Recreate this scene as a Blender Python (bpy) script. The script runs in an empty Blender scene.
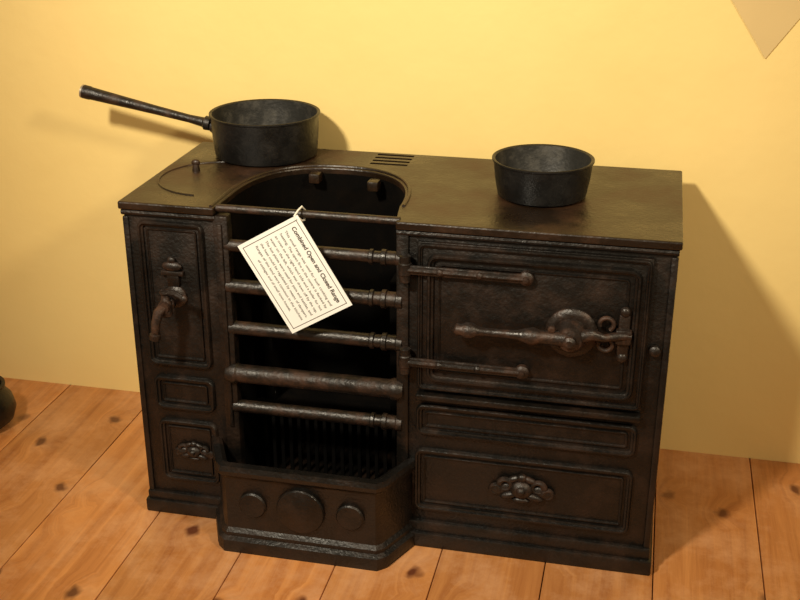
import bpy, bmesh, math, random
from mathutils import Vector, Matrix
random.seed(4)
scene = bpy.context.scene
try:
    scene.view_settings.view_transform = 'Standard'
    scene.view_settings.look = 'None'
except Exception as e:
    print(e)

# ---------------------------------------------------------------- materials
def nmat(name):
    m = bpy.data.materials.new(name); m.use_nodes = True
    nt = m.node_tree
    return m, nt, nt.nodes["Principled BSDF"]

def iron(name, c1, c2, rough=0.45, nscale=14, bump=0.25, metallic=0.0, spot=0.5, spec=.5):
    m, nt, b = nmat(name)
    tc = nt.nodes.new('ShaderNodeTexCoord')
    n = nt.nodes.new('ShaderNodeTexNoise'); n.inputs['Scale'].default_value = nscale
    n.inputs['Detail'].default_value = 8; n.inputs['Roughness'].default_value = .65
    nt.links.new(tc.outputs['Object'], n.inputs['Vector'])
    r = nt.nodes.new('ShaderNodeValToRGB')
    r.color_ramp.elements[0].position = spot - .02; r.color_ramp.elements[0].color = (*c1, 1)
    r.color_ramp.elements[1].position = spot + .18; r.color_ramp.elements[1].color = (*c2, 1)
    nt.links.new(n.outputs['Fac'], r.inputs['Fac'])
    nt.links.new(r.outputs['Color'], b.inputs['Base Color'])
    n2 = nt.nodes.new('ShaderNodeTexNoise'); n2.inputs['Scale'].default_value = 160
    n2.inputs['Detail'].default_value = 4
    nt.links.new(tc.outputs['Object'], n2.inputs['Vector'])
    n3 = nt.nodes.new('ShaderNodeTexNoise'); n3.inputs['Scale'].default_value = 30
    nt.links.new(tc.outputs['Object'], n3.inputs['Vector'])
    ad = nt.nodes.new('ShaderNodeMath'); ad.operation = 'ADD'
    nt.links.new(n2.outputs['Fac'], ad.inputs[0]); nt.links.new(n3.outputs['Fac'], ad.inputs[1])
    bp = nt.nodes.new('ShaderNodeBump'); bp.inputs['Strength'].default_value = bump
    bp.inputs['Distance'].default_value = 0.003
    nt.links.new(ad.outputs[0], bp.inputs['Height'])
    nt.links.new(bp.outputs['Normal'], b.inputs['Normal'])
    mr = nt.nodes.new('ShaderNodeMapRange')
    mr.inputs['From Min'].default_value = .3; mr.inputs['From Max'].default_value = .7
    mr.inputs['To Min'].default_value = rough - .12; mr.inputs['To Max'].default_value = rough + .20
    nt.links.new(n.outputs['Fac'], mr.inputs['Value'])
    nt.links.new(mr.outputs['Result'], b.inputs['Roughness'])
    b.inputs['Metallic'].default_value = metallic
    b.inputs['Specular IOR Level'].default_value = spec
    return m

M_IRON = iron('cast_iron_black', (.0042, .0035, .0029), (.0190, .0092, .0048), .37, bump=.45, spec=.45)
M_TOP = iron('cast_iron_top', (.0110, .0060, .0030), (.044, .0190, .0080), .32, nscale=7, spec=.5)
M_BAR = iron('cast_iron_bar', (.0075, .0050, .0036), (.040, .0175, .009), .40, nscale=26, bump=.4)
M_RUST = iron('wrought_rusty', (.012, .0072, .005), (.060, .027, .0145), .38, nscale=30, bump=.4)
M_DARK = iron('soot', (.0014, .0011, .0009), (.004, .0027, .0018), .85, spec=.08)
M_PAN = iron('pan_black', (.0035, .0035, .0035), (.009, .008, .007), .38, nscale=20, spec=.45)
M_PANIN = iron('pan_inside', (.020, .020, .018), (.060, .056, .046), .42, nscale=26)

def plain(name, c, rough=.6, metallic=0):
    m, nt, b = nmat(name)
    tc = nt.nodes.new('ShaderNodeTexCoord')
    n = nt.nodes.new('ShaderNodeTexNoise'); n.inputs['Scale'].default_value = 20
    nt.links.new(tc.outputs['Object'], n.inputs['Vector'])
    mx = nt.nodes.new('ShaderNodeMix'); mx.data_type = 'RGBA'
    mx.inputs['A'].default_value = (*c, 1); mx.inputs['B'].default_value = (*[k * .93 for k in c], 1)
    nt.links.new(n.outputs['Fac'], mx.inputs['Factor'])
    nt.links.new(mx.outputs['Result'], b.inputs['Base Color'])
    b.inputs['Roughness'].default_value = rough; b.inputs['Metallic'].default_value = metallic
    return m
M_CARD = plain('card', (.86, .88, .86), .7)
M_INK = plain('ink', (.06, .05, .04), .7)
M_STRING = plain('string', (.88, .87, .82), .9)
M_TIP = plain('worn_steel', (.45, .40, .32), .35, .7)
M_BUFF = plain('buff_flat', (.66, .49, .22), .8)  # even buff tone, duller than the plaster, for the wall diamond

# wall
M_WALL, nt, b = nmat('yellow_plaster')
tc = nt.nodes.new('ShaderNodeTexCoord')
n = nt.nodes.new('ShaderNodeTexNoise'); n.inputs['Scale'].default_value = 1.6; n.inputs['Detail'].default_value = 5
nt.links.new(tc.outputs['Object'], n.inputs['Vector'])
r = nt.nodes.new('ShaderNodeValToRGB')
r.color_ramp.elements[0].position = .3; r.color_ramp.elements[0].color = (.82, .615, .23, 1)
r.color_ramp.elements[1].position = .7; r.color_ramp.elements[1].color = (.87, .675, .275, 1)
nt.links.new(n.outputs['Fac'], r.inputs['Fac']); nt.links.new(r.outputs['Color'], b.inputs['Base Color'])
n2 = nt.nodes.new('ShaderNodeTexNoise'); n2.inputs['Scale'].default_value = 9; n2.inputs['Detail'].default_value = 6
nt.links.new(tc.outputs['Object'], n2.inputs['Vector'])
bp = nt.nodes.new('ShaderNodeBump'); bp.inputs['Strength'].default_value = .3; bp.inputs['Distance'].default_value = .01
nt.links.new(n2.outputs['Fac'], bp.inputs['Height']); nt.links.new(bp.outputs['Normal'], b.inputs['Normal'])
b.inputs['Roughness'].default_value = .75

# floor
M_FLOOR, nt, b = nmat('pine_boards')
L = nt.links.new
tc = nt.nodes.new('ShaderNodeTexCoord')
at = nt.nodes.new('ShaderNodeAttribute'); at.attribute_name = 'plank'
cmb = nt.nodes.new('ShaderNodeCombineXYZ')
mm = nt.nodes.new('ShaderNodeMath'); mm.operation = 'MULTIPLY'; mm.inputs[1].default_value = 37
L(at.outputs['Fac'], mm.inputs[0]); L(mm.outputs[0], cmb.inputs[2]); L(mm.outputs[0], cmb.inputs[1])
va = nt.nodes.new('ShaderNodeVectorMath'); va.operation = 'ADD'
L(tc.outputs['Object'], va.inputs[0]); L(cmb.outputs[0], va.inputs[1])
mpk = nt.nodes.new('ShaderNodeMapping'); mpk.inputs['Scale'].default_value = (6.0, 4.6, 1)
L(va.outputs[0], mpk.inputs['Vector'])
nk = nt.nodes.new('ShaderNodeTexNoise'); nk.inputs['Scale'].default_value = 5
L(mpk.outputs[0], nk.inputs['Vector'])
vk = nt.nodes.new('ShaderNodeVectorMath'); vk.operation = 'MULTIPLY_ADD'
vk.inputs[1].default_value = (.20, .16, 0)
L(nk.outputs['Color'], vk.inputs[0]); L(mpk.outputs[0], vk.inputs[2])
vo = nt.nodes.new('ShaderNodeTexVoronoi'); vo.voronoi_dimensions = '2D'; vo.inputs['Scale'].default_value = 1.0
L(vk.outputs[0], vo.inputs['Vector'])
sepc = nt.nodes.new('ShaderNodeSeparateColor'); L(vo.outputs['Color'], sepc.inputs[0])
kth = nt.nodes.new('ShaderNodeMapRange'); kth.inputs['From Min'].default_value = .15; kth.inputs['From Max'].default_value = .45
kth.inputs['To Min'].default_value = .0; kth.inputs['To Max'].default_value = .95
L(sepc.outputs[0], kth.inputs['Value'])
kr = nt.nodes.new('ShaderNodeValToRGB')
kr.color_ramp.elements[0].position = .045; kr.color_ramp.elements[0].color = (1, 1, 1, 1)
kr.color_ramp.elements[1].position = .11; kr.color_ramp.elements[1].color = (0, 0, 0, 1)
L(vo.outputs['Distance'], kr.inputs['Fac'])
kmul = nt.nodes.new('ShaderNodeMath'); kmul.operation = 'MULTIPLY'
L(kr.outputs['Color'], kmul.inputs[0]); L(kth.outputs[0], kmul.inputs[1])
mpg = nt.nodes.new('ShaderNodeMapping'); mpg.inputs['Scale'].default_value = (34, 1.5, 1)
L(va.outputs[0], mpg.inputs['Vector'])
ed = nt.nodes.new('ShaderNodeMapRange'); ed.inputs['From Min'].default_value = 0; ed.inputs['From Max'].default_value = .3
ed.inputs['To Min'].default_value = 1.4; ed.inputs['To Max'].default_value = 0
L(vo.outputs['Distance'], ed.inputs['Value'])
cb2 = nt.nodes.new('ShaderNodeCombineXYZ'); L(ed.outputs[0], cb2.inputs[0])
va2 = nt.nodes.new('ShaderNodeVectorMath'); va2.operation = 'ADD'
L(mpg.outputs[0], va2.inputs[0]); L(cb2.outputs[0], va2.inputs[1])
ng = nt.nodes.new('ShaderNodeTexNoise'); ng.inputs['Scale'].default_value = 1; ng.inputs['Detail'].default_value = 8
ng.inputs['Roughness'].default_value = .68; ng.inputs['Distortion'].default_value = .4
L(va2.outputs[0], ng.inputs['Vector'])
gr = nt.nodes.new('ShaderNodeValToRGB')
gr.color_ramp.elements[0].position = .28; gr.color_ramp.elements[0].color = (.36, .120, .030, 1)
gr.color_ramp.elements[1].position = .68; gr.color_ramp.elements[1].color = (.68, .300, .095, 1)
L(ng.outputs['Fac'], gr.inputs['Fac'])
hs = nt.nodes.new('ShaderNodeHueSaturation')
mr = nt.nodes.new('ShaderNodeMapRange'); mr.inputs['To Min'].default_value = .85; mr.inputs['To Max'].default_value = 1.15
L(at.outputs['Fac'], mr.inputs['Value']); L(mr.outputs[0], hs.inputs['Value']); L(gr.outputs['Color'], hs.inputs['Color'])
nw = nt.nodes.new('ShaderNodeTexNoise'); nw.inputs['Scale'].default_value = 6; nw.inputs['Detail'].default_value = 8; nw.inputs['Roughness'].default_value = .75
L(tc.outputs['Object'], nw.inputs['Vector'])
wr = nt.nodes.new('ShaderNodeMapRange'); wr.inputs['From Min'].default_value = .45; wr.inputs['From Max'].default_value = .68
wr.inputs['To Min'].default_value = 0; wr.inputs['To Max'].default_value = .6
L(nw.outputs['Fac'], wr.inputs['Value'])
mw = nt.nodes.new('ShaderNodeMix'); mw.data_type = 'RGBA'
L(wr.outputs[0], mw.inputs['Factor']); L(hs.outputs['Color'], mw.inputs['A']); mw.inputs['B'].default_value = (.76, .43, .23, 1)
mx = nt.nodes.new('ShaderNodeMix'); mx.data_type = 'RGBA'
L(kmul.outputs[0], mx.inputs['Factor']); L(mw.outputs['Result'], mx.inputs['A'])
mx.inputs['B'].default_value = (.11, .026, .009, 1)
L(mx.outputs['Result'], b.inputs['Base Color'])
b.inputs['Roughness'].default_value = .38
bp = nt.nodes.new('ShaderNodeBump'); bp.inputs['Strength'].default_value = .25; bp.inputs['Distance'].default_value = .003
L(ng.outputs['Fac'], bp.inputs['Height']); L(bp.outputs['Normal'], b.inputs['Normal'])

# ---------------------------------------------------------------- mesh helpers
def finish(name, bm, mats, parent=None, ang=35, smooth=True):
    bmesh.ops.recalc_face_normals(bm, faces=bm.faces[:])
    me = bpy.data.meshes.new(name); bm.to_mesh(me); bm.free()
    if not isinstance(mats, (list, tuple)): mats = [mats]
    for m in mats: me.materials.append(m)
    if smooth:
        for p in me.polygons: p.use_smooth = True
        me.set_sharp_from_angle(angle=math.radians(ang))
    ob = bpy.data.objects.new(name, me); scene.collection.objects.link(ob)
    if parent: ob.parent = parent
    return ob

def empty(name, loc=(0, 0, 0)):
    e = bpy.data.objects.new(name, None); scene.collection.objects.link(e)
    e.location = loc; e.empty_display_size = .05
    return e

def box(bm, x0, x1, y0, y1, z0, z1, bev=.002, mi=0):
    vs = [bm.verts.new((x, y, z)) for x in (x0, x1) for y in (y0, y1) for z in (z0, z1)]
    idx = [(0, 1, 3, 2), (4, 6, 7, 5), (0, 4, 5, 1), (2, 3, 7, 6), (0, 2, 6, 4), (1, 5, 7, 3)]
    fs = [bm.faces.new([vs[i] for i in f]) for f in idx]
    for f in fs: f.material_index = mi
    if bev > 0:
        es = list({e for f in fs for e in f.edges})
        bmesh.ops.recalc_face_normals(bm, faces=fs)
        bmesh.ops.bevel(bm, geom=es, offset=bev, segments=2, affect='EDGES', profile=.5)

def lathe(bm, o, ax, prof, seg=28, mi=0, cap=True, mi_of=None):
    o = Vector(o); ax = Vector(ax).normalized()
    t = Vector((0, 0, 1)) if abs(ax.z) < .9 else Vector((1, 0, 0))
    u = ax.cross(t).normalized(); v = ax.cross(u)
    rings = []
    for (d, r) in prof:
        c = o + ax * d
        if r < 1e-6:
            rings.append([bm.verts.new(c)])
        else:
            rings.append([bm.verts.new(c + (u * math.cos(2 * math.pi * k / seg) + v * math.sin(2 * math.pi * k / seg)) * r) for k in range(seg)])
    for j in range(len(rings) - 1):
        a, c = rings[j], rings[j + 1]
        m = mi_of(j) if mi_of else mi
        for k in range(seg):
            k2 = (k + 1) % seg
            if len(a) == 1 and len(c) == 1: continue
            if len(a) == 1: f = bm.faces.new((a[0], c[k], c[k2]))
            elif len(c) == 1: f = bm.faces.new((a[k], a[k2], c[0]))
            else: f = bm.faces.new((a[k], a[k2], c[k2], c[k]))
            f.material_index = m
    if cap:
        for rg in (rings[0], rings[-1]):
            if len(rg) > 1:
                f = bm.faces.new(rg); f.material_index = mi

def tube(bm, pts, rads, seg=12, mi=0, cap=True):
    pts = [Vector(p) for p in pts]
    if not isinstance(rads, (list, tuple)): rads = [rads] * len(pts)
    rings = []; prev = None
    for i, p in enumerate(pts):
        if i == 0: d = pts[1] - p
        elif i == len(pts) - 1: d = p - pts[i - 1]
        else: d = (pts[i + 1] - pts[i - 1])
        d.normalize()
        if prev is None:
            t = Vector((0, 0, 1)) if abs(d.z) < .9 else Vector((0, 1, 0))
            u = d.cross(t).normalized()
        else:
            u = (prev - d * prev.dot(d)).normalized()
        prev = u; v = d.cross(u)
        rings.append([bm.verts.new(p + (u * math.cos(2 * math.pi * k / seg) + v * math.sin(2 * math.pi * k / seg)) * rads[i]) for k in range(seg)])
    for a, c in zip(rings, rings[1:]):
        for k in range(seg):
            f = bm.faces.new((a[k], a[(k + 1) % seg], c[(k + 1) % seg], c[k])); f.material_index = mi
    if cap:
        for rg in (rings[0], rings[-1]): bm.faces.new(rg).material_index = mi

def blob(bm, c, s, seg=16, rot=0):
    m = Matrix.Translation(Vector(c)) @ Matrix.Rotation(rot, 4, 'Y') @ Matrix.Diagonal((s[0], s[1], s[2], 1))
    bmesh.ops.create_uvsphere(bm, u_segments=seg, v_segments=seg // 2, radius=1, matrix=m)

def rrect(x0, x1, z0, z1, rad, n=5):
    out = []
    for (cx, cz, a0) in ((x1 - rad, z1 - rad, 0), (x0 + rad, z1 - rad, 90), (x0 + rad, z0 + rad, 180), (x1 - rad, z0 + rad, 270)):
        for k in range(n + 1):
            a = math.radians(a0 + 90 * k / n)
            out.append((cx + rad * math.cos(a), cz + rad * math.sin(a), math.cos(a), math.sin(a)))
    return out

def frame(bm, x0, x1, z0, z1, w=.010, h=.007, y=0, rad=.010):
    """raised moulding: ogee profile running round a rectangle on the plane y"""
    P = [(-w * .5, -.001), (-w * .42, h * .45), (-w * .15, h * .55), (0, h), (w * .25, h), (w * .42, h * .7), (w * .5, -.001)]
    path = rrect(x0, x1, z0, z1, rad)
    rings = [[bm.verts.new((x + nx * o, y - p, z + nz * o)) for (o, p) in P] for (x, z, nx, nz) in path]
    for i in range(len(rings)):
        a, c = rings[i], rings[(i + 1) % len(rings)]
        for k in range(len(P) - 1):
            bm.faces.new((a[k], a[k + 1], c[k + 1], c[k]))

def prism(bm, pts, z0, z1, mi=0):
    lo = [bm.verts.new((x, y, z0)) for x, y in pts]; hi = [bm.verts.new((x, y, z1)) for x, y in pts]
    n = len(pts)
    fs = [bm.faces.new(lo[::-1]), bm.faces.new(hi)]
    for i in range(n): fs.append(bm.faces.new((lo[i], lo[(i + 1) % n], hi[(i + 1) % n], hi[i])))
    for f in fs: f.material_index = mi
    return fs

def torus_arc(bm, c, R, r, a0, a1, plane='XZ', n=14, mi=0, taper=False):
    pts = []; rr = []
    for k in range(n + 1):
        a = math.radians(a0 + (a1 - a0) * k / n)
        if plane == 'XZ': pts.append((c[0] + R * math.cos(a), c[1], c[2] + R * math.sin(a)))
        else: pts.append((c[0] + R * math.cos(a), c[1] + R * math.sin(a), c[2]))
        rr.append(r * (1 - .6 * k / n if taper else 1))
    tube(bm, pts, rr, 8, mi)

WALLY = .472
# ---------------------------------------------------------------- room
bm = bmesh.new(); lay = bm.faces.layers.float.new('plank')
xs = [-.198 - .23 * k for k in range(10, 0, -1)] + [-.198, .020, .230, .420, .610, .811, 1.013, 1.215] + [1.215 + .22 * k for k in range(1, 11)]
for i in range(len(xs) - 1):
    a, c = xs[i] + .0010, xs[i + 1] - .0010
    joints = [-3.6, -1.1 + random.uniform(-.6, .1), WALLY + .02]
    for j in range(2):
        before = set(bm.faces)
        box(bm, a, c, joints[j] + .0008, joints[j + 1] - .0008, -.022, 0, bev=.0014)
        v = random.random()
        for f in bm.faces:
            if f not in before: f[lay] = v
finish('floor', bm, M_FLOOR, ang=30)
bm = bmesh.new(); box(bm, -2.6, 3.6, -3.6, WALLY + .1, -.06, -.0225, 0)
finish('floor_base', bm, M_DARK)
bm = bmesh.new(); box(bm, -2.6, 3.6, WALLY, WALLY + .1, 0, 2.7, 0)
finish('wall_back', bm, M_WALL)

# flat buff diamond standing in for a faint shape on the wall, its lower point shows at the top right
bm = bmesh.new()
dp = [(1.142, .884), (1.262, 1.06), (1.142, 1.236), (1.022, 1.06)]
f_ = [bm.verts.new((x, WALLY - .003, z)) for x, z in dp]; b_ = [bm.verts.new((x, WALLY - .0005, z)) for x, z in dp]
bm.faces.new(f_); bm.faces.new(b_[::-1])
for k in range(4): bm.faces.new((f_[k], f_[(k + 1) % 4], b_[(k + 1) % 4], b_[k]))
finish('wall_diamond', bm, M_BUFF, smooth=False)

# ---------------------------------------------------------------- range
R_ = empty('cast_iron_kitchen_range')
H = .667; D = .415
XL, XR = .180, .517
cx, cy, ca, cb = .3435, .075, .1615, .208
cut = []
for k in range(33):
    a = math.pi - math.pi * k / 32
    c_, s_ = math.cos(a), math.sin(a)
    cut.append((cx + ca * math.copysign(abs(c_) ** .85, c_), cy + cb * abs(s_) ** .80))

bm = bmesh.new()
out = [(-.006, -.010), (XL, -.010)] + cut + [(XR, -.010), (1.006, -.010), (1.006, D), (-.006, D)]
fs = prism(bm, out, H - .015, H)
plate = finish('top_plate', bm, M_TOP, R_, smooth=False)
bm = bmesh.new()
for k in range(4):
    yy = .325 + k * .022
    box(bm, .388, .465, yy, yy + .011, H - .03, H + .02, 0)
cutter = finish('tmp_cut', bm, M_DARK)
bv = plate.modifiers.new('bev', 'BEVEL'); bv.width = .003; bv.segments = 2; bv.limit_method = 'ANGLE'; bv.angle_limit = math.radians(50)
md = plate.modifiers.new('b', 'BOOLEAN'); md.operation = 'DIFFERENCE'; md.object = cutter; md.solver = 'EXACT'
bpy.context.view_layer.update()
dg = bpy.context.evaluated_depsgraph_get()
me = bpy.data.meshes.new_from_object(plate.evaluated_get(dg))
plate.modifiers.clear(); plate.data = me
bpy.data.objects.remove(cutter)
# sooty flue box just below the slots
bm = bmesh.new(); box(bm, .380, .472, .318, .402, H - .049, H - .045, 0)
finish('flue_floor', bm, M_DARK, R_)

# carcass
bm = bmesh.new()
box(bm, 0, XL, 0, .405, .01, H - .0155, .003)
box(bm, XR + .002, 1.0, 0, .405, .01, H - .0155, .003)
box(bm, XL - .002, XR + .004, .300, .405, .01, H - .05, .002)
box(bm, XL - .002, XR + .004, 0.03, .30, .01, .05, .001)
finish('carcass', bm, M_IRON, R_)
bm = bmesh.new()
pts = [(XL + .0005, .0)] + [(x, y) for x, y in cut] + [(XR + .0015, .0)]
hi = [bm.verts.new((x, y, H - .012)) for x, y in pts]; lo = [bm.verts.new((x, y, .05)) for x, y in pts]
for i in range(len(pts) - 1): bm.faces.new((lo[i], lo[i + 1], hi[i + 1], hi[i]))
finish('firebox_lining', bm, M_DARK, R_)
bm = bmesh.new()
rim = [(cx + (x - cx) * 1.05, cy + (y - cy) * 1.05, H + .0005) for x, y in cut]
rim = [(rim[0][0], -.004, H + .0005)] + rim
tube(bm, rim, .0034, 8)
for (x, y) in ((.292, .266), (.418, .240)):
    box(bm, x - .011, x + .011, y - .016, y + .012, H - .026, H - .006, .003)
torus_arc(bm, (.122, .165, H), .112, .0022, 98, 268, 'XY', 28)
tube(bm, [(.062, .207, H), (.062, .207, H + .013)], [.008, .006], 12)
blob(bm, (.062, .207, H + .016), (.009, .006, .007))
finish('top_fittings', bm, M_TOP, R_)

# mouldings
bm = bmesh.new()
box(bm, -.008, .180, -.012, .40, 0, .030, .004)
box(bm, -.004, .180, -.007, .40, .028, .048, .004)
box(bm, XR, 1.008, -.014, .40, 0, .032, .004)
box(bm, XR, 1.004, -.008, .40, .030, .056, .005)
tube(bm, [(-.002, -.001, H - .021), (XL, -.001, H - .021)], .0065, 10)
tube(bm, [(XR + .001, -.001, H - .021), (1.002, -.001, H - .021)], .0065, 10)
box(bm, .175, .204, -.006, .020, .04, H - .016, .004)
box(bm, .184, .194, -.011, .0, .22, H - .03, .003)
box(bm, XR, .540, -.006, .020, .04, H - .016, .004)
box(bm, -.002, .010, -.004, .01, .045, H - .03, .003)
box(bm, .990, 1.002, -.004, .01, .05, H - .03, .003)
finish('mouldings', bm, M_IRON, R_)

bm = bmesh.new()
for f in [(.032, .151, .343, .627), (.038, .151, .248, .309), (.040, .151, .086, .213)]:
    frame(bm, f[0], f[1], f[2], f[3], .012, .009, 0)
    i = .012; frame(bm, f[0] + i, f[1] - i, f[2] + i, f[3] - i, .005, .004, 0, .004)
for f in [(.560, .955, .253, .306), (.558, .955, .087, .211)]:
    frame(bm, f[0], f[1], f[2], f[3], .012, .009, 0)
    i = .013; frame(bm, f[0] + i, f[1] - i, f[2] + i, f[3] - i, .005, .004, 0, .004)
finish('panel_mouldings', bm, M_IRON, R_)

# oven door
bm = bmesh.new()
box(bm, .556, .963, -.010, .002, .345, .634, .003)
frame(bm, .562, .957, .351, .628, .009, .006, -.010, .008)
frame(bm, .581, .940, .372, .609, .013, .011, -.010, .014)
frame(bm, .597, .924, .388, .593, .005, .004, -.010, .006)
box(bm, .556, .963, -.020, .0, .326, .338, .003)
finish('oven_door', bm, M_IRON, R_)
bm = bmesh.new()
for z in (.584, .404):
    box(bm, .538, .745, -.024, -.018, z - .009, z + .009, .0028)
    tube(bm, [(.54, -.024, z), (.745, -.024, z)], [.004, .004], 10)
    lathe(bm, (.750, -.012, z), (0, -1, 0), [(0, .013), (.010, .013), (.013, .010), (.014, .006), (.018, .005), (.019, 0)], 18, cap=False)
    lathe(bm, (.536, -.018, z - .026), (0, 0, 1), [(0, .007), (.002, .010), (.014, .010), (.016, .012), (.036, .012), (.038, .010), (.050, .010), (.052, .007)], 16)
    for xx in (.60, .67):
        lathe(bm, (xx, -.022, z), (0, -1, 0), [(0, .007), (.006, .006), (.009, .003), (.0095, 0)], 14, cap=False)
finish('door_hinges', bm, M_BAR, R_)
# latch
bm = bmesh.new()
lathe(bm, (.630, -.042, .487), (1, 0, 0), [(-.006, 0), (-.003, .006), (.004, .0115), (.012, .0105), (.020, .0145), (.032, .0145), (.042, .009), (.050, .0075), (.085, .007), (.110, .0085), (.125, .013), (.138, .016), (.150, .012), (.165, .013), (.20, .013)], 18)
lathe(bm, (.8325, -.008, .4865), (0, -1, 0), [(0, .046), (.006, .046), (.010, .042), (.012, .034), (.012, .030), (.020, .028), (.028, .026), (.040, .020), (.042, .012), (.050, .011), (.054, .006), (.054, 0)], 32, cap=False)
lathe(bm, (.800, -.045, .505), (0, -1, 0), [(0, .007), (.004, .006), (.006, 0)], 12, cap=False)
tube(bm, [(.835, -.035, .487), (.87, -.035, .497), (.890, -.030, .490), (.912, -.026, .494), (.935, -.022, .494)], [.012, .011, .007, .008, .006], 12)
torus_arc(bm, (.892, -.020, .512), .012, .004, -60, 200, 'XZ', 12)
torus_arc(bm, (.892, -.020, .474), .012, .004, -200, 60, 'XZ', 12)
box(bm, .912, .932, -.020, -.008, .452, .532, .004)
box(bm, .908, .936, -.028, -.014, .478, .506, .004)
blob(bm, (.922, -.016, .536), (.010, .008, .010)); blob(bm, (.922, -.016, .450), (.010, .008, .010))
finish('door_latch', bm, M_RUST, R_)
bm = bmesh.new()
lathe(bm, (.977, -.002, .463), (0, -1, 0), [(0, .010), (.008, .010), (.011, .006), (.012, 0)], 16, cap=False)
finish('door_stud', bm, M_BAR, R_)

# grate bars
bm = bmesh.new()
def bar(z, r, y=.006, x0=.190, x1=.527):
    Ln = x1 - x0
    prof = [(0, r * 1.1), (.012, r * 1.1), (.016, r), (Ln - .062, r), (Ln - .060, r * 1.2), (Ln - .054, r * 1.2),
            (Ln - .052, r * .95), (Ln - .040, r * .95), (Ln - .038, r * 1.3), (Ln - .030, r * 1.3), (Ln - .028, r * 1.1), (Ln - .012, r * 1.1), (Ln - .010, r * 1.25), (Ln, r * 1.25)]
    lathe(bm, (x0, y, z), (1, 0, 0), prof, 20)
bar(.5925, .0115); bar(.512, .0135); bar(.427, .0130); bar(.261, .0125, .004)
lathe(bm, (.184, .000, .334), (1, 0, 0), [(0, .017), (.010, .021), (.020, .021), (.024, .018), (.32, .018), (.326, .021), (.338, .021), (.346, .016)], 22)
lathe(bm, (.182, .006, H - .004), (1, 0, 0), [(0, .0075), (.340, .0075)], 16)
finish('grate_bars', bm, M_BAR, R_)
bm = bmesh.new()
for k in range(17):
    x = .214 + k * .0180
    box(bm, x, x + .008, .100, .106, .055, .215, .002)
box(bm, .20, .51, .098, .112, .212, .222, .002)
box(bm, .20, .51, .106, .26, .205, .214, .001)
for x in (.215, .475):
    box(bm, x, x + .02, .12, .24, .21, .50, .006)
finish('bottom_grate', bm, M_DARK, R_)

# ash box with canted corners
def off(poly, d):
    o = []
    n = len(poly)
    for i, p in enumerate(poly):
        ns = []
        for (a, c) in ((i - 1, i), (i, i + 1)):
            if a < 0 or c >= n: continue
            e = Vector(poly[c]) - Vector(poly[a]); nn = Vector((e.y, -e.x)).normalized(); ns.append(nn)
        m = sum(ns, Vector((0, 0))).normalized(); k = d / max(.3, m.dot(ns[0]))
        if i in (0, n - 1):
            o.append((p[0] + m.x * k, p[1]))
        else: o.append((p[0] + m.x * k, p[1] + m.y * k))
    return o
base = [(.150, .004), (.193, -.086), (.203, -.095), (.497, -.095), (.507, -.086), (.549, .004)]
bm = bmesh.new()
prof = [(.014, 0), (.016, .012), (.014, .026), (.006, .032), (.006, .040), (0, .048), (0, .158), (.003, .164), (.010, .170), (.013, .180), (.010, .190), (-.004, .191), (-.012, .186), (-.012, .03)]
rings = []
for (d, z) in prof:
    rings.append([bm.verts.new((x, y, z)) for x, y in off(base, d)])
for a, c in zip(rings, rings[1:]):
    for k in range(len(base) - 1): bm.faces.new((a[k], a[k + 1], c[k + 1], c[k]))
bm.faces.new(rings[-1])
for s in (0, -1):
    bm.faces.new([rg[s] for rg in rings])
for (x, z, r) in ((.352, .105, .047), (.257, .106, .027), (.449, .106, .027)):
    lathe(bm, (x, -.094, z), (0, -1, 0), [(0, r), (.006, r), (.009, r * .96), (.010, r * .90), (.0105, r * .60), (.0125, r * .5), (.0135, 0)] if r > .04 else [(0, r), (.006, r), (.009, r * .9), (.010, 0)], 36, cap=False)
finish('ash_box', bm, M_IRON, R_, ang=28)

# cast ornaments on the drawers
bm = bmesh.new()
def ornament(x, z, s, y=0):
    blob(bm, (x, y - .006 * s, z), (.020 * s, .013 * s, .017 * s))
    blob(bm, (x, y - .012 * s, z + .002 * s), (.009 * s, .012 * s, .009 * s))
    for sg in (-1, 1):
        torus_arc(bm, (x + sg * .028 * s, y - .007 * s, z + .007 * s), .010 * s, .0058 * s, 90 - sg * 90, 90 - sg * 90 + sg * 300, 'XZ', 14, taper=True)
        torus_arc(bm, (x + sg * .044 * s, y - .005 * s, z - .005 * s), .008 * s, .0052 * s, 90 + sg * 90, 90 + sg * 90 - sg * 290, 'XZ', 12, taper=True)
        blob(bm, (x + sg * .020 * s, y - .006 * s, z - .012 * s), (.018 * s, .008 * s, .007 * s), 12, sg * .3)
        blob(bm, (x + sg * .033 * s, y - .003 * s, z - .004 * s), (.024 * s, .006 * s, .012 * s), 12, sg * .15)
        blob(bm, (x + sg * .014 * s, y - .005 * s, z + .018 * s), (.013 * s, .006 * s, .006 * s), 12, sg * .4)
    blob(bm, (x, y - .006 * s, z + .022 * s), (.009 * s, .007 * s, .008 * s), 12)
    blob(bm, (x, y - .006 * s, z - .020 * s), (.016 * s, .007 * s, .006 * s), 12)
ornament(.758, .153, 1.12)
ornament(.104, .150, .78)
finish('drawer_ornaments', bm, M_BAR, R_)

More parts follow.
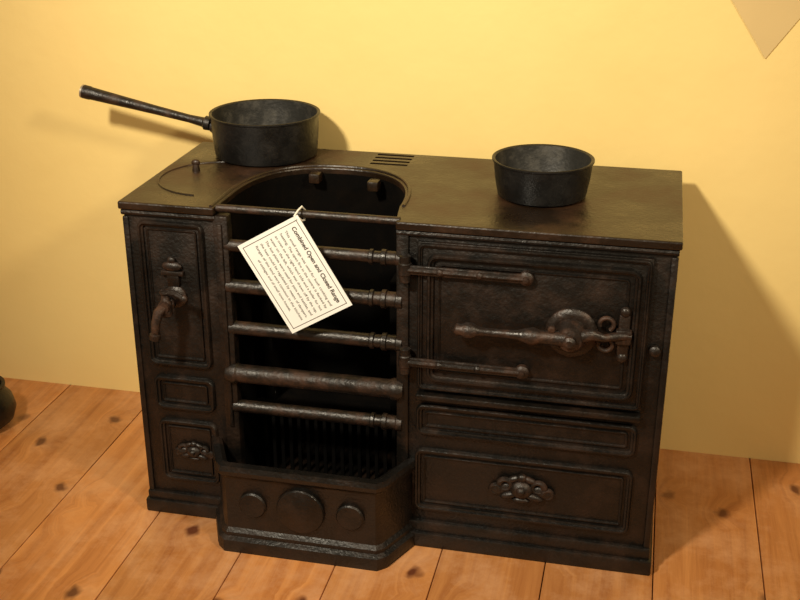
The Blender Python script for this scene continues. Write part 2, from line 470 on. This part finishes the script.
# water tap
bm = bmesh.new()
tx, tz = .092, .485
lathe(bm, (tx, 0, tz), (0, -1, 0), [(0, .022), (.006, .022), (.010, .016), (.016, .012), (.034, .011), (.036, .014), (.044, .014), (.048, .010), (.058, .012), (.066, .011)], 20)
lathe(bm, (tx, -.050, tz - .022), (0, 0, 1), [(0, .007), (.004, .012), (.030, .011), (.034, .008), (.044, .007), (.048, .010), (.052, .009), (.055, 0)], 16)
tube(bm, [(tx - .002, -.054, tz), (tx - .006, -.072, tz - .006), (tx - .010, -.078, tz - .024), (tx - .013, -.078, tz - .050)], [.010, .0095, .0085, .0075], 14)
lathe(bm, (tx - .013, -.078, tz - .045), (-.1, 0, -1), [(0, .0075), (.002, .0105), (.012, .0105), (.014, .007)], 14)
tube(bm, [(tx - .006, -.050, tz + .026), (tx + .018, -.050, tz + .026), (tx + .034, -.050, tz + .018)], [.006, .0055, .006], 10)
blob(bm, (tx + .036, -.050, tz + .016), (.008, .007, .009))
finish('water_tap', bm, M_RUST, R_)
bm = bmesh.new()
box(bm, tx - .024, tx + .020, -.010, 0, .528, .537, .002)
blob(bm, (tx - .002, -.006, .546), (.020, .008, .010)); blob(bm, (tx - .002, -.006, .558), (.008, .006, .008))
box(bm, tx - .013, tx + .010, -.008, 0, .505, .532, .002)
finish('tap_bracket', bm, M_BAR, R_)

# ---------------------------------------------------------------- pans
def pan(name, c, rb, rt, h):
    e = empty(name, (c[0], c[1], c[2]))
    bm = bmesh.new(); w = .004
    lathe(bm, (0, 0, 0), (0, 0, 1), [(0, 0), (0, rb - .006), (.003, rb - .001), (.008, rb), (h * .5, rb + (rt - rb) * .55), (h - .004, rt - .001), (h - .003, rt + .002), (h, rt + .002), (h + .001, rt),
          (h - .001, rt - w), (h * .5, rb + (rt - rb) * .5 - w), (.010, rb - w - .003), (.006, rb - w - .012), (.005, 0)], 56, cap=False, mi_of=lambda j: 1 if j > 8 else 0)
    finish(name + '_body', bm, [M_PAN, M_PANIN], e)
    return e
e1 = pan('saucepan', (.161, .350, H + .001), .106, .112, .088)
bm = bmesh.new()
dr = Vector((-.300, .004, .057)).normalized()
p0 = Vector((-.100, 0, .052))
tube(bm, [p0 + Vector((0.004, 0, -.012)), p0 + Vector((-.006, 0, -.006)), p0 + dr * .03], [.016, .014, .008], 14)
lathe(bm, p0 + dr * .018, dr, [(0, .009), (.003, .014), (.014, .015), (.018, .0105), (.05, .0085), (.12, .0095), (.20, .0115), (.272, .0135), (.276, .0145), (.290, .0145)], 20)
finish('saucepan_handle', bm, M_BAR, e1)
bm = bmesh.new()
lathe(bm, p0 + dr * .3075, dr, [(0, .0145), (.004, .0145), (.0045, .008), (-.01, .007)], 20)
finish('saucepan_handle_tip', bm, M_TIP, e1)
e2 = pan('round_pan', (.749, .198, H + .001), .083, .092, .070)

e3 = empty('cast_iron_pot', (-.530, .235, 0))
bm = bmesh.new()
lathe(bm, (0, 0, 0), (0, 0, 1), [(0, 0), (0, .045), (.004, .055), (.020, .074), (.045, .082), (.070, .076), (.092, .060), (.098, .058), (.102, .064), (.106, .064), (.106, .056), (.090, .052), (.03, .06), (.01, 0)], 40, cap=False)
finish('pot_body', bm, M_PAN, e3)
bm = bmesh.new()
pts = [(.064 * math.cos(a), 0, .10 + .075 * math.sin(a)) for a in [math.pi * k / 16 for k in range(17)]]
m = Matrix.Rotation(math.radians(80), 3, 'Z')
tube(bm, [m @ Vector(p) for p in pts], .004, 8)
finish('pot_bail', bm, M_PAN, e3)

# ---------------------------------------------------------------- hanging label
TW, TH = .189, .133
ctr = Vector((.338, -.034, .560)); ang = math.radians(-59.3)
ex = Vector((math.cos(ang), 0, math.sin(ang))); ey = Vector((-math.sin(ang), 0, math.cos(ang)))
ez = ex.cross(ey)
lab = empty('hanging_label'); 
lab.matrix_world = Matrix(((ex.x, ey.x, ez.x, ctr.x), (ex.y, ey.y, ez.y, ctr.y), (ex.z, ey.z, ez.z, ctr.z), (0, 0, 0, 1)))
bm = bmesh.new(); box(bm, -TW / 2, TW / 2, -TH / 2, TH / 2, -.0006, .0006, 0)
finish('card', bm, M_CARD, lab, smooth=False)
bm = bmesh.new()
i = .007; w = .0012; X = TW / 2 - i; Y = TH / 2 - i
box(bm, -X, X, Y - w, Y, .0006, .0009, 0); box(bm, -X, X, -Y, -Y + w, .0006, .0009, 0)
box(bm, -X, -X + w, -Y, Y, .0006, .0009, 0); box(bm, X - w, X, -Y, Y, .0006, .0009, 0)
finish('card_border', bm, M_INK, lab, smooth=False)
lines = ["Combined Open and Closed Range",
 "This small range was used for both cooking and",
 "heating. The open fire in the centre is flanked by",
 "an oven on the right hand side and a boiler for hot",
 "water on the left, which was drawn off by the tap.",
 "The hot plates were used for pans and kettles, and",
 "the heat could be regulated by means of dampers.",
 "Ranges of this kind were common in the kitchens",
 "of cottages and of small town houses."]
y = TH / 2 - .023
for k, s in enumerate(lines):
    cu = bpy.data.curves.new('text_%d' % k, 'FONT'); cu.body = s
    cu.size = .0115 if k == 0 else .0070
    cu.align_x = 'CENTER'; cu.extrude = .0001
    cu.offset = .00028 if k == 0 else 0
    cu.materials.append(M_INK)
    o = bpy.data.objects.new('text_line_%d' % k, cu); scene.collection.objects.link(o)
    o.parent = lab; o.location = (0, y, .0009)
    bpy.context.view_layer.update()
    wd = o.dimensions.x
    tgt = .158 if k < len(lines) - 1 else .11
    if wd > 0: o.scale = (tgt / wd, 1, 1)
    y -= .0150 if k == 0 else .0108
hole = ctr + ex * (-TW / 2 + .006) + ey * (TH / 2 - .006)
bm = bmesh.new()
inv = lab.matrix_world.inverted()
sp = [hole + Vector((0, -.001, 0)), hole + Vector((-.003, -.002, .006)), Vector((hole.x - .004, -.012, H + .008)), Vector((hole.x - .002, .006, H + .010)), Vector((hole.x + .001, .018, H - .002)), Vector((hole.x + .002, .006, H - .015)), Vector((hole.x + .003, -.012, H - .010)), hole + Vector((.002, .003, .002))]
tube(bm, [inv @ p for p in sp], .0018, 8)
finish('string', bm, M_STRING, lab)

# ---------------------------------------------------------------- lights
def spot(name, loc, tgt, power, col, ang=70, blend=.8, rad=.05):
    l = bpy.data.lights.new(name, 'SPOT'); l.energy = power; l.color = col
    l.spot_size = math.radians(ang); l.spot_blend = blend; l.shadow_soft_size = rad
    o = bpy.data.objects.new(name, l); scene.collection.objects.link(o)
    o.location = loc; o.rotation_euler = (Vector(tgt) - Vector(loc)).to_track_quat('-Z', 'Y').to_euler()
spot('ceiling_spot_key', (-.20, -1.75, 2.25), (.50, .45, .72), 330, (1, .88, .68), 64, 1.0, .12)
spot('ceiling_spot_fill', (2.2, -1.2, 2.1), (.05, .4, .30), 120, (1, .82, .56), 60, 1.0, .14)
wd = bpy.data.worlds.new('World'); scene.world = wd; wd.use_nodes = True
bg = wd.node_tree.nodes['Background']; bg.inputs[0].default_value = (1, .74, .46, 1); bg.inputs[1].default_value = .32

# ---------------------------------------------------------------- camera
th = math.radians(12.5); p = math.radians(23.1)
F = Vector((-math.sin(th) * math.cos(p), math.cos(th) * math.cos(p), -math.sin(p)))
Rr = Vector((math.cos(th), math.sin(th), 0)); U = Rr.cross(F)
cam = bpy.data.cameras.new('camera'); co = bpy.data.objects.new('camera', cam); scene.collection.objects.link(co)
co.matrix_world = Matrix(((Rr.x, U.x, -F.x, .935), (Rr.y, U.y, -F.y, -1.858), (Rr.z, U.z, -F.z, 1.327), (0, 0, 0, 1)))
cam.sensor_width = 36; cam.lens = 51.75
scene.camera = co
